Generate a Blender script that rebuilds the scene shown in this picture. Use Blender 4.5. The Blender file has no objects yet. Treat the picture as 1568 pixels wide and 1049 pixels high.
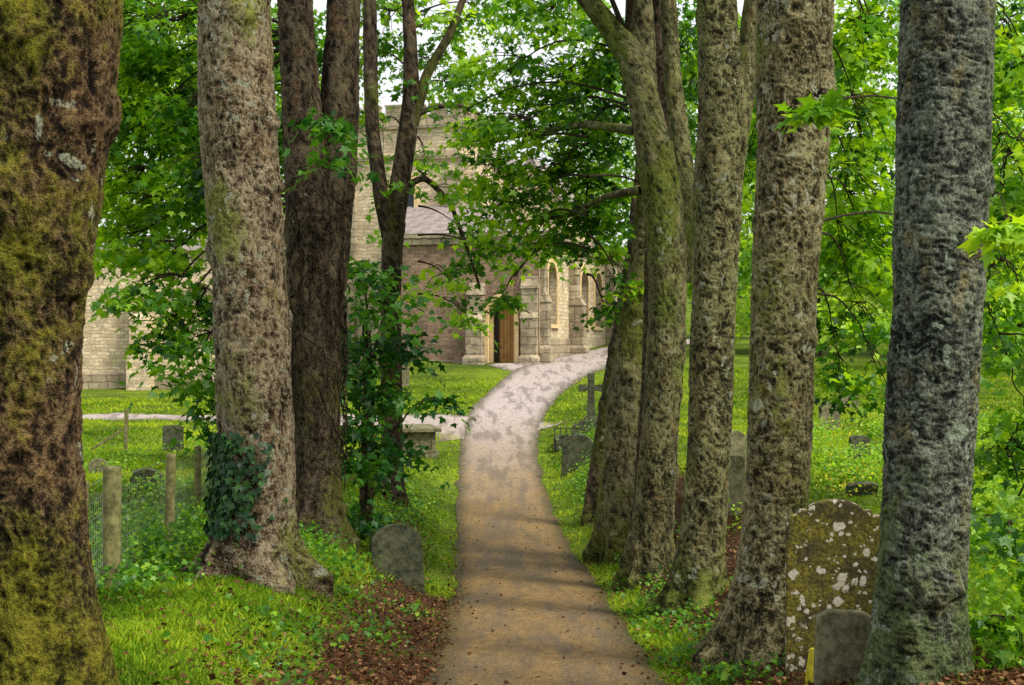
import bpy, math, numpy as np
from mathutils import Vector
R = np.random.RandomState(7)
F=2178.0; CX=784.0; CY=524.5
def P(px,py,d): return np.array([(px-CX)*d/F, d, (CY-py)*d/F])
sc=bpy.context.scene
# ---------------------------------------------------------------- helpers
def vnoise(p,seed=0.0):
    p=np.asarray(p,dtype=np.float64)+seed*17.13+500.0
    i=np.floor(p); f=p-i; f=f*f*(3-2*f)
    def h(a,b,c):
        v=np.sin((i[:,0]+a)*127.1+(i[:,1]+b)*311.7+(i[:,2]+c)*74.7)*43758.5453
        return v-np.floor(v)
    x,y,z=f[:,0],f[:,1],f[:,2]
    l=lambda a,b,t:a+(b-a)*t
    return l(l(l(h(0,0,0),h(1,0,0),x),l(h(0,1,0),h(1,1,0),x),y),
             l(l(h(0,0,1),h(1,0,1),x),l(h(0,1,1),h(1,1,1),x),y),z)*2-1
def fbm(p,s=0,o=3):
    r=0;a=1
    p=np.asarray(p,dtype=np.float64)
    for k in range(o):
        r=r+a*vnoise(p*(2.03**k),s+k*3.7); a*=.5
    return r/1.75
def sstep(a,b,x):
    t=np.clip((x-a)/(b-a),0,1); return t*t*(3-2*t)
def mesh_np(name,verts,facegroups,mat,attr=None,smooth=False,parent=None):
    me=bpy.data.meshes.new(name)
    verts=np.asarray(verts,dtype=np.float32).reshape(-1,3)
    me.vertices.add(len(verts)); me.vertices.foreach_set('co',verts.ravel())
    loops=[];starts=[];tot=0
    for fg in facegroups:
        fg=np.asarray(fg,dtype=np.int32)
        if fg.size==0: continue
        n,k=fg.shape
        loops.append(fg.ravel()); starts.append(tot+np.arange(n)*k); tot+=n*k
    loops=np.concatenate(loops); starts=np.concatenate(starts)
    me.loops.add(len(loops)); me.loops.foreach_set('vertex_index',loops)
    me.polygons.add(len(starts)); me.polygons.foreach_set('loop_start',starts.astype(np.int32))
    me.update(calc_edges=True); me.validate()
    if attr is not None:
        for k,v in attr.items():
            a=me.attributes.new(k,'FLOAT','POINT'); a.data.foreach_set('value',np.asarray(v,dtype=np.float32))
    if smooth: me.polygons.foreach_set('use_smooth',np.ones(len(me.polygons),dtype=bool))
    if mat: me.materials.append(mat)
    ob=bpy.data.objects.new(name,me); sc.collection.objects.link(ob)
    if parent: ob.parent=parent
    return ob
def empty(name,loc=(0,0,0),rz=0):
    e=bpy.data.objects.new(name,None); sc.collection.objects.link(e); e.location=loc; e.rotation_euler=(0,0,rz); return e
class M:
    def __init__(s,name):
        s.m=bpy.data.materials.new(name); s.m.use_nodes=True; s.t=s.m.node_tree; s.t.nodes.clear()
        s.out=s.n('ShaderNodeOutputMaterial')
    def n(s,t,**k):
        nd=s.t.nodes.new(t)
        for a,b in k.items(): setattr(nd,a,b)
        return nd
    def set(s,sock,v):
        if isinstance(v,bpy.types.NodeSocket): s.t.links.new(v,sock)
        elif isinstance(v,(tuple,list)) and len(v)==3 and len(sock.default_value)==4: sock.default_value=(*v,1)
        else: sock.default_value=v
    def coord(s,scale=(1,1,1),kind='Object'):
        c=s.n('ShaderNodeTexCoord'); mp=s.n('ShaderNodeMapping'); s.t.links.new(c.outputs[kind],mp.inputs[0]); mp.inputs['Scale'].default_value=scale
        return mp.outputs[0]
    def noise(s,v,scale,detail=3,rough=.6):
        n=s.n('ShaderNodeTexNoise'); s.set(n.inputs['Vector'],v); n.inputs['Scale'].default_value=scale; n.inputs['Detail'].default_value=detail; n.inputs['Roughness'].default_value=rough
        return n.outputs['Fac']
    def vor(s,v,scale,feature='F1',out='Distance'):
        n=s.n('ShaderNodeTexVoronoi',feature=feature); s.set(n.inputs['Vector'],v); n.inputs['Scale'].default_value=scale
        return n.outputs[out]
    def ramp(s,f,stops):
        r=s.n('ShaderNodeValToRGB'); s.set(r.inputs[0],f); e=r.color_ramp.elements
        while len(e)<len(stops): e.new(.5)
        for el,(p,c) in zip(e,stops):
            el.position=p; el.color=(*c,1) if isinstance(c,tuple) else (c,c,c,1)
        return r.outputs[0]
    def mix(s,f,a,b,mode='MIX'):
        m=s.n('ShaderNodeMix',data_type='RGBA',blend_type=mode); s.set(m.inputs[0],f); s.set(m.inputs[6],a); s.set(m.inputs[7],b); return m.outputs[2]
    def math(s,op,a,b=0.0,clamp=False):
        m=s.n('ShaderNodeMath',operation=op,use_clamp=clamp); s.set(m.inputs[0],a); s.set(m.inputs[1],b); return m.outputs[0]
    def attr(s,n):
        a=s.n('ShaderNodeAttribute'); a.attribute_name=n; return a.outputs['Fac']
    def bump(s,h,strength=.5,dist=.02,normal=None):
        b=s.n('ShaderNodeBump'); s.set(b.inputs['Height'],h); b.inputs['Strength'].default_value=strength; b.inputs['Distance'].default_value=dist
        if normal is not None: s.set(b.inputs['Normal'],normal)
        return b.outputs[0]
    def bsdf(s,col,rough=.8,bump=None,spec=.3):
        b=s.n('ShaderNodeBsdfPrincipled'); s.set(b.inputs['Base Color'],col); s.set(b.inputs['Roughness'],rough); b.inputs['Specular IOR Level'].default_value=spec
        if bump is not None: s.set(b.inputs['Normal'],bump)
        return b.outputs[0]
    def done(s,sh): s.t.links.new(sh,s.out.inputs[0]); return s.m
# ---------------------------------------------------------------- materials
def leaf_mat(name,dark,mid,bright,trans=.45,gloss=True):
    m=M(name); r=m.attr('rnd')
    c=m.ramp(r,[(0,dark),(.5,mid),(1,bright)])
    d=m.n('ShaderNodeBsdfDiffuse'); m.set(d.inputs[0],c)
    t=m.n('ShaderNodeBsdfTranslucent'); m.set(t.inputs[0],m.mix(1,c,(1.8,1.6,.5),'MULTIPLY'))
    a=m.n('ShaderNodeMixShader'); a.inputs[0].default_value=trans; m.t.links.new(d.outputs[0],a.inputs[1]); m.t.links.new(t.outputs[0],a.inputs[2])
    if not gloss: return m.done(a.outputs[0])
    g=m.n('ShaderNodeBsdfGlossy'); g.inputs['Roughness'].default_value=.45; g.inputs[0].default_value=(.8,.9,.85,1)
    b=m.n('ShaderNodeMixShader'); b.inputs[0].default_value=.025; m.t.links.new(a.outputs[0],b.inputs[1]); m.t.links.new(g.outputs[0],b.inputs[2])
    return m.done(b.outputs[0])
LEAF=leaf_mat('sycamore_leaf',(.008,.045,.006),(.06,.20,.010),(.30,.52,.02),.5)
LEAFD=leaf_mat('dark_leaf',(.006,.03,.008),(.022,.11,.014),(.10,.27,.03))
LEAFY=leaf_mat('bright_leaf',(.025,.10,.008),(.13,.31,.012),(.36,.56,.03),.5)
IVY=leaf_mat('ivy_leaf',(.006,.022,.008),(.012,.048,.010),(.045,.12,.02),.15)
GRASSB=leaf_mat('grass_blade',(.03,.065,.007),(.095,.20,.012),(.33,.43,.03),.35,False)
LITTER=leaf_mat('dead_leaf',(.03,.013,.008),(.10,.046,.024),(.26,.15,.075),.1,False)
def bark_mat(name,c0,c1,c2,moss,lcol=(.34,.36,.27),red=(.15,.085,.035),sc_=48):
    m=M(name); v=m.coord((1,1,.8)); n2=m.noise(v,sc_,3,.85); n3=m.noise(v,10,3,.7)
    h=m.attr('hgt'); hh=m.math('ADD',h,m.math('MULTIPLY',m.math('SUBTRACT',n2,.5),1.35))
    hh=m.math('ADD',hh,m.math('MULTIPLY',m.math('SUBTRACT',n3,.5),.45))
    c=m.ramp(hh,[(.26,c0),(.45,c1),(.70,c2),(1.0,tuple(min(.8,x*1.6) for x in c2))])
    c=m.mix(m.math('MULTIPLY',m.attr('red'),m.ramp(n3,[(.4,0.0),(.6,1.0)])),c,m.mix(1,red,m.ramp(hh,[(.25,.15),(.8,1.7)]),'MULTIPLY'))
    mo=m.math('ADD',m.attr('moss'),m.math('MULTIPLY',m.math('SUBTRACT',n3,.5),.9))
    mc=m.ramp(hh,[(.28,tuple(x*.10 for x in moss)),(.5,tuple(x*.75 for x in moss)),(.85,tuple(x*2.3 for x in moss))])
    c=m.mix(m.ramp(mo,[(.3,0.0),(.60,.88)]),c,mc)
    li=m.math('ADD',m.attr('lich'),m.math('MULTIPLY',m.math('SUBTRACT',n2,.5),1.2))
    c=m.mix(m.ramp(li,[(.45,0.0),(.66,.85)]),c,lcol)
    return m.done(m.bsdf(c,.9,m.bump(m.math('ADD',n2,m.math('MULTIPLY',n3,.4)),1.0,.04),.12))
B_L0=bark_mat('bark_mossy',(.005,.0035,.002),(.033,.020,.010),(.15,.10,.05),(.080,.080,.005))
B_L1=bark_mat('bark_brown',(.014,.009,.005),(.105,.075,.044),(.33,.27,.18),(.09,.10,.015))
B_L2=bark_mat('bark_dark',(.006,.0045,.003),(.036,.026,.016),(.13,.10,.065),(.05,.055,.01))
B_R1=bark_mat('bark_grey',(.009,.012,.010),(.055,.064,.050),(.20,.22,.165),(.06,.08,.028),(.28,.33,.25),(.18,.12,.025))
B_R2=bark_mat('bark_olive',(.013,.011,.005),(.095,.080,.038),(.31,.275,.15),(.09,.10,.015),(.40,.41,.30),(.15,.095,.03))
B_R3=bark_mat('bark_green',(.012,.011,.005),(.075,.073,.031),(.25,.235,.115),(.07,.088,.013))
def ground_mat():
    m=M('ground_grass'); v=m.coord()
    n=m.noise(v,.35,4); n2=m.noise(v,6,4,.7); n3=m.noise(v,40,2,.7)
    g=m.mix(m.ramp(n,[(.35,0.0),(.65,1.0)]),(.07,.12,.012),(.22,.31,.018))
    g=m.mix(m.ramp(n2,[(.3,.8),(.6,0.0)]),g,(.04,.06,.01))
    g=m.mix(1,g,m.ramp(n3,[(.3,.55),(.7,1.2)]),'MULTIPLY')
    s=m.mix(n2,(.025,.014,.008),(.12,.07,.035))
    f=m.math('ADD',m.attr('litter'),m.math('MULTIPLY',m.math('SUBTRACT',n2,.5),.9))
    c=m.mix(m.ramp(f,[(.35,0.0),(.55,1.0)]),g,s)
    return m.done(m.bsdf(c,.95,m.bump(m.math('ADD',n2,n3),.8,.05),.1))
def path_mat():
    m=M('path_tarmac'); v=m.coord()
    n=m.noise(v,.9,4); n2=m.noise(v,34,4,.9); st=m.noise(m.coord((1.6,.25,1)),1.6,4,.65); n4=m.noise(v,7,4,.7)
    sx=m.n('ShaderNodeSeparateXYZ'); m.set(sx.inputs[0],v)
    far=m.ramp(m.math('DIVIDE',m.math('ADD',sx.outputs[1],m.math('MULTIPLY',n,8)),80),[(.48,0.0),(.70,1.0)])  # debris brown under the trees; sunlit paleness of the open stretch is painted in
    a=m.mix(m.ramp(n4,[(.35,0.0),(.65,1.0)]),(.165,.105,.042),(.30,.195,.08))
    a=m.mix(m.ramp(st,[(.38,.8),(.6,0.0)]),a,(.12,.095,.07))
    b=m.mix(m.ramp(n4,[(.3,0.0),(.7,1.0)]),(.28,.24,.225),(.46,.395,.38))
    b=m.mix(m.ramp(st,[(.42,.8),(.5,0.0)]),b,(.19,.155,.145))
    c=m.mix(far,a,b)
    c=m.mix(1,c,m.ramp(n2,[(.34,.2),(.5,.95),(.66,2.0)]),'MULTIPLY')
    e=m.attr('edge'); c=m.mix(m.ramp(m.math('ADD',e,m.math('MULTIPLY',m.math('SUBTRACT',n4,.5),.8)),[(.70,0.0),(1,.9)]),c,(.055,.050,.015))
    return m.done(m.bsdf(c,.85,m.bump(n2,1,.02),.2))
def stone_mat(name,cols,mortar,bw=.36,rh=.15,stain=(.10,.09,.075),st=.5,ms=.018):
    m=M(name); c=m.n('ShaderNodeTexCoord'); sx=m.n('ShaderNodeSeparateXYZ'); m.set(sx.inputs[0],c.outputs['Object'])
    cb=m.n('ShaderNodeCombineXYZ'); m.set(cb.inputs[0],m.math('ADD',sx.outputs[0],sx.outputs[1])); m.set(cb.inputs[1],sx.outputs[2])
    n1=m.n('ShaderNodeTexNoise'); m.set(n1.inputs['Vector'],c.outputs['Object']); n1.inputs['Scale'].default_value=2.4; n1.inputs['Detail'].default_value=3
    w=m.mix(.2,cb.outputs[0],n1.outputs['Color'])
    b=m.n('ShaderNodeTexBrick'); m.set(b.inputs['Vector'],w); b.inputs['Scale'].default_value=1; b.inputs['Brick Width'].default_value=bw; b.inputs['Row Height'].default_value=rh
    b.inputs['Mortar Size'].default_value=ms; b.inputs['Mortar Smooth'].default_value=.3; b.inputs['Bias'].default_value=0; b.offset=.43; b.squash=.7; b.squash_frequency=3
    b.inputs['Color1'].default_value=(*cols[0],1); b.inputs['Color2'].default_value=(*cols[1],1); b.inputs['Mortar'].default_value=(*mortar,1)
    n=m.noise(c.outputs['Object'],5,4,.8)
    col=m.mix(m.ramp(n,[(.48,0.0),(.7,.8)]),b.outputs[0],cols[2])
    col=m.mix(m.ramp(m.noise(c.outputs['Object'],.8,4,.7),[(.42,0.0),(.65,st)]),col,stain)
    h=m.math('ADD',m.math('MULTIPLY',b.outputs['Fac'],-1.0),m.math('MULTIPLY',n,.7))
    return m.done(m.bsdf(col,.9,m.bump(h,1,.06),.15))
S_RED=stone_mat('stone_red',[(.36,.23,.16),(.15,.095,.07),(.46,.34,.24)],(.27,.20,.15),stain=(.12,.085,.06),st=.6)
S_CREAM=stone_mat('stone_cream',[(.78,.63,.43),(.40,.31,.21),(.80,.71,.54)],(.50,.42,.31),stain=(.32,.24,.14),st=.45)
S_ASH=stone_mat('stone_ashlar',[(.46,.38,.26),(.27,.215,.15),(.52,.45,.32)],(.16,.135,.1),.6,.32,st=.75,stain=(.13,.108,.072))
def plain(name,a,b,scale=6,rough=.8,bump=.4,dist=.02):
    m=M(name); v=m.coord(); n=m.noise(v,scale,5,.75)
    return m.done(m.bsdf(m.mix(m.ramp(n,[(.38,0.0),(.62,1.0)]),a,b),rough,m.bump(n,bump,dist),.25))
DRESS=plain('dressed_stone',(.54,.38,.19),(.74,.55,.30))
GLASS=plain('leaded_glass',(.012,.014,.02),(.04,.045,.055),8,.25,.2)
SLATE=plain('roof_slate',(.17,.145,.14),(.31,.265,.25),3,.6)
DOORW=plain('door_wood',(.26,.13,.04),(.38,.21,.07),4)
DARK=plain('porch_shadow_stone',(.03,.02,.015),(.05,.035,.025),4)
WOOD=plain('weathered_wood',(.08,.075,.028),(.23,.21,.085),9)
WIRE=plain('fence_wire',(.12,.12,.11),(.2,.2,.18),9,.5)
GRAVE=plain('gravestone_dark',(.020,.024,.014),(.10,.105,.06),9,.9,.8)
GRAVE2=plain('gravestone_grey',(.06,.06,.026),(.22,.20,.12),9,.9,.8)
def lichen_mat():
    m=M('gravestone_lichen'); v=m.coord(); n=m.noise(v,5,4); n2=m.noise(v,30,4,.75)
    c=m.mix(m.ramp(n,[(.4,0.0),(.6,1.0)]),(.075,.062,.03),(.21,.185,.028))
    c=m.mix(m.ramp(n2,[(.4,.85),(.6,0.0)]),c,(.03,.024,.012))
    vv=m.mix(.13,v,m.noise(v,9,3))
    d=m.math('ADD',m.vor(vv,9),m.math('MULTIPLY',n2,.40))
    k=m.math('MULTIPLY',m.ramp(d,[(.55,1.0),(.59,0.0)]),m.ramp(m.vor(vv,9,'F1','Color'),[(.40,0.0),(.43,1.0)]))
    d2=m.math('ADD',m.vor(vv,19),m.math('MULTIPLY',n2,.30))
    k2=m.math('MULTIPLY',m.ramp(d2,[(.46,1.0),(.50,0.0)]),m.ramp(m.vor(vv,19,'F1','Color'),[(.5,0.0),(.53,1.0)]))
    k=m.math('MAXIMUM',k,k2)
    c=m.mix(k,c,m.mix(n2,(.32,.28,.22),(.72,.66,.56)))
    return m.done(m.bsdf(c,.9,m.bump(m.math('ADD',n2,k),.8,.025),.15))
LICH=lichen_mat()
YMOSS=plain('yellow_moss',(.30,.27,.01),(.60,.50,.03),14)
# ---------------------------------------------------------------- terrain
def prof(pts,sig=1.3):
    y=np.arange(-40,900,.25); p=np.array(pts); z=np.interp(y,p[:,0],p[:,1])
    k=np.exp(-.5*(np.arange(-20,21)*.25/sig)**2); k/=k.sum()
    zz=np.convolve(np.pad(z,20,mode='edge'),k,'valid')
    return lambda q: np.interp(q,y,zz)
pz=prof([(-40,-.3),(0,-1.7),(6,-2.4),(13.3,-3.22),(18,-3.6),(22.6,-3.9),(28,-4.1),(32,-4.05),(37,-3.78),(41.7,-3.36),(50,-2.75),(58,-1.97),(65,-1.3),(69,-.97),(80,-.25),(100,.2),(150,3),(300,14),(800,30)])
xc=prof([(-40,.4),(0,.4),(13.3,.31),(22.6,.26),(32,-.13),(41.7,-.42),(50,-.35),(54,.05),(58,.6),(65,1.9),(72,4.1),(80,7),(90,10.5),(120,20)],1.8)
hw=prof([(-40,1.12),(42,1.15),(50,1.4),(58,1.5),(65,1.9),(72,1.9),(80,1.8),(120,2)])
zl=prof([(-40,-.2),(0,-1.45),(7,-1.9),(14.5,-2.55),(18,-2.72),(24,-2.95),(35,-2.9),(50,-2.68),(60,-2.45),(75,-2.55),(100,-1),(150,3),(300,14),(800,30)])
zr=prof([(-40,-.2),(0,-1.6),(7,-2.15),(11,-2.6),(14,-2.78),(18,-2.95),(24,-2.95),(33,-2.75),(45,-2.2),(60,-1.2),(80,-.1),(100,1.2),(150,5),(300,20),(800,34)])
b0=prof([(-40,1.2),(35,1.25),(48,2.0),(55,5),(80,8),(100,10)]); b1=prof([(-40,3.1),(35,3.3),(45,7),(55,12),(80,18),(100,20)])
b0r=prof([(-40,1.2),(35,1.25),(48,1.4),(80,2.5),(100,10)]); b1r=prof([(-40,2.9),(35,3.6),(45,4),(55,5),(80,10),(100,20)])
def H(x,y):
    x=np.asarray(x,float); y=np.asarray(y,float)
    c=pz(y); dx=x-xc(y); a=np.abs(dx)
    wl=sstep(b0(y),b1(y),a); wr=sstep(b0r(y),b1r(y),a)
    z=np.where(dx<0,c+(zl(y)-c)*wl,c+(zr(y)-c)*wr)
    p=np.stack([x*.5,y*.5,np.zeros_like(x)],-1).reshape(-1,3)
    n=(fbm(p,1,3)*.13+vnoise(p*6,5)*.04).reshape(x.shape)
    return z+n*sstep(1.25,2.4,a)*sstep(140,60,y)
xs=np.concatenate([-14-np.cumsum(.2*1.13**np.arange(1,50))[::-1],np.arange(-14,14.01,.2),14+np.cumsum(.2*1.13**np.arange(1,50))])
ys=np.concatenate([np.arange(-12,95,.2),95+np.cumsum(.2*1.1**np.arange(1,62))])
X,Y=np.meshgrid(xs,ys); Z=H(X,Y)
def litter(x,y):
    dx=x-xc(y); a=np.abs(dx)
    left=np.where(y<21,sstep(.95,1.2,a)*sstep(2.8,1.7,a)*.95,.7*sstep(1.5,1.9,a)*sstep(2.9,2.3,a))
    right=sstep(1.5,1.85,a)*sstep(4.4,3.2,a)*1.0
    l=np.where(dx<0,left,right)*sstep(36,27,y)
    p=np.stack([x*1.1,y*.7,np.zeros_like(x)],-1).reshape(-1,3)
    return l*(.78+.6*fbm(p,9,3).reshape(x.shape))
LT=litter(X,Y)
nx,ny=len(xs),len(ys)
idx=np.arange(nx*ny).reshape(ny,nx)
fq=np.stack([idx[:-1,:-1],idx[:-1,1:],idx[1:,1:],idx[1:,:-1]],-1).reshape(-1,4)
mesh_np('ground',np.stack([X,Y,Z],-1),[fq],ground_mat(),{'litter':LT.ravel()},True)
PM=path_mat()
def ribbon(name,cx,cy,hw_,lift,seed):
    c=np.stack([cx,cy],-1); t=np.gradient(c,axis=0); t/=np.linalg.norm(t,axis=1)[:,None]; nr=np.stack([t[:,1],-t[:,0]],-1)
    K=13; u=np.linspace(-1,1,K)
    s=np.arange(len(cx))*.25
    jl=vnoise(np.stack([s*1.3,s*0,s*0],-1),seed)*.08; jr=vnoise(np.stack([s*1.3,s*0+9,s*0],-1),seed)*.08
    w=hw_[:,None]*u[None,:]; w[:,0]-=jl; w[:,-1]+=jr
    xy=c[:,None,:]+nr[:,None,:]*w[:,:,None]
    z=H(xy[...,0],xy[...,1])+lift; z[:,0]-=.02; z[:,-1]-=.02
    v=np.concatenate([xy,z[...,None]],-1); i=np.arange(len(cx)*K).reshape(-1,K)
    f=np.stack([i[:-1,:-1],i[:-1,1:],i[1:,1:],i[1:,:-1]],-1).reshape(-1,4)
    return mesh_np(name,v,[f],PM,{'edge':np.tile(np.abs(u),len(cx))},True)
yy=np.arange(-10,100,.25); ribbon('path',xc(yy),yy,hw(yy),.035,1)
t=np.linspace(0,1,180)
bx=np.interp(t,[0,.06,.15,.3,.6,1],[.2,-1.6,-4,-8,-22,-42]); by=np.interp(t,[0,.06,.15,.3,.6,1],[46.5,48.5,49.6,50.4,50.8,50])
k=np.ones(9)/9; bx2=np.convolve(np.pad(bx,4,mode='edge'),k,'valid'); by2=np.convolve(np.pad(by,4,mode='edge'),k,'valid')
bw2=np.interp(bx2,[-9,-3,0],[1.5,2.4,3.2]); ribbon('path',bx2,by2,bw2,.024,2)
t=np.linspace(0,1,40); ribbon('path',2.0-2.6*t+.6*t*t,63.5+5*t,np.full(40,1.3),.015,3)
# ---------------------------------------------------------------- leaf / blade batches
LV=np.array([(0,0,0),(.32,-.05,.03),(.25,.2,.02),(.58,.42,.0),(.22,.5,.03),(0,1,-.12),(-.22,.5,.03),(-.58,.42,.0),(-.25,.2,.02),(-.32,-.05,.03)])
LT_=np.array([(0,1,2),(0,2,4),(2,3,4),(0,4,5),(0,8,9),(0,6,8),(8,6,7),(0,5,6)])
KV=np.array([(0,0,0),(.42,.4,.04),(0,1,-.08),(-.42,.4,.04)]); KT=np.array([(0,1,2),(0,2,3)])
def leaves(name,pos,nrm,tip,size,rnd,mat,parent=None,simple=False):
    n=nrm/np.linalg.norm(nrm,axis=1)[:,None]
    t=tip-n*(tip*n).sum(1)[:,None]; t/=(np.linalg.norm(t,axis=1)[:,None]+1e-9); s=np.cross(t,n)
    B,T=(KV,KT) if simple else (LV,LT_)
    v=pos[:,None,:]+size[:,None,None]*(B[None,:,0,None]*s[:,None,:]+B[None,:,1,None]*t[:,None,:]+B[None,:,2,None]*n[:,None,:])
    f=(np.arange(len(pos))[:,None,None]*len(B)+T[None]).reshape(-1,3)
    return mesh_np(name,v,[f],mat,{'rnd':np.repeat(np.clip(rnd,0,1),len(B))},False,parent)
def tubes(pts,rad,S=5):
    t=np.gradient(pts,axis=1); t/=np.linalg.norm(t,axis=2)[...,None]+1e-9
    ref=np.array([.31,.42,.17]); s=np.cross(t,ref); s/=np.linalg.norm(s,axis=2)[...,None]+1e-9; u=np.cross(s,t)
    a=np.arange(S)*2*np.pi/S
    v=pts[:,:,None,:]+rad[:,:,None,None]*(np.cos(a)[None,None,:,None]*s[:,:,None,:]+np.sin(a)[None,None,:,None]*u[:,:,None,:])
    T,K=pts.shape[:2]; i=np.arange(T*K*S).reshape(T,K,S)
    j=np.roll(i,-1,axis=2)
    f=np.stack([i[:,:-1],j[:,:-1],j[:,1:],i[:,1:]],-1).reshape(-1,4)
    return v.reshape(-1,3),f
def limb(pts,rad,S=64,step=.035,seed=0,zg=None,flare=.9,amp=1.0,nroot=6,hz=1.0,moss=.3,lich=.4,fx=1.0):
    pts=np.array(pts,float); rad=np.array(rad,float)
    L=np.concatenate([[0],np.cumsum(np.linalg.norm(np.diff(pts,axis=0),axis=1))])
    n=max(8,int(L[-1]/step)); q=np.linspace(0,L[-1],n)
    p=np.stack([np.interp(q,L,pts[:,k]) for k in range(3)],-1); r=np.interp(q,L,rad)
    m=max(1,int(.3/step)); ker=np.hanning(2*m+3)[1:-1]; ker/=ker.sum()
    pad=lambda a:np.convolve(np.concatenate([2*a[0]-a[m:0:-1],a,2*a[-1]-a[-2:-m-2:-1]]),ker,'valid')
    if n>2*m+4:
        p=np.stack([pad(p[:,k]) for k in range(3)],-1); r=pad(r)
    v,f=tubes(p[None],r[None],S)
    c=np.repeat(p,S,axis=0); o=v-c; rr=np.repeat(r,S)
    a=np.tile(np.arange(S)*2*np.pi/S,len(p))
    low=fbm(c*[1.1,1.1,1.1]+o*1.6/ (rr[:,None]+.05),seed,2)*.10
    w=v+np.stack([vnoise(v*7,seed+21),vnoise(v*7,seed+22),vnoise(v*7,seed+23)],-1)*.05
    mid=fbm(w*[9*fx,9*fx,6*hz],seed+3,3)
    rid=1-2.4*np.abs(vnoise(w*[20*fx,20*fx,14*hz],seed+6)); rid2=1-2.4*np.abs(vnoise(w*[42*fx,42*fx,30*hz],seed+8))
    fine=fbm(w*[60,60,50],seed+9,2)
    plate=.45*mid+.38*rid+.25*rid2+.28*fine
    sc_=1+low*min(1,amp)+ plate*.023*amp/np.maximum(rr,.03)
    if zg is not None:
        h=np.clip(v[:,2]-zg,0,9)
        lob=.2+.8*(.5+.5*np.cos(nroot*a+seed*1.7+1.4*np.sin(a*2+seed)))**2
        sc_=sc_+flare*.8*np.exp(-h/.26)*lob+.08*np.exp(-h/.8)
        knot=vnoise(w*[2.6,2.6,2.6],seed+31); sc_=sc_+.13*sstep(.4,.8,knot)*min(1,amp)
        nearb=np.exp(-h/.6)
    else: nearb=0
    big=fbm(v*[1.5,1.5,.9],seed+11,3); streak=fbm(w*[6,6,.7],seed+12,2)
    lc=sstep(.25,.55,vnoise(w*[19,19,15],seed+14))*sstep(-.15,.3,fbm(v*2.1,seed+15,2)+lich-.4)
    at={'hgt':np.clip(.46+.42*plate+.16*big+.14*streak,0,1),'moss':np.clip(moss+big*.8+nearb*.4-.1+.25*streak,0,1),'lich':lc*.62,'red':sstep(.05,.4,fbm(v*[5,5,4],seed+17,2))*.5}
    return c+o*sc_[:,None],f,at
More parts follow.
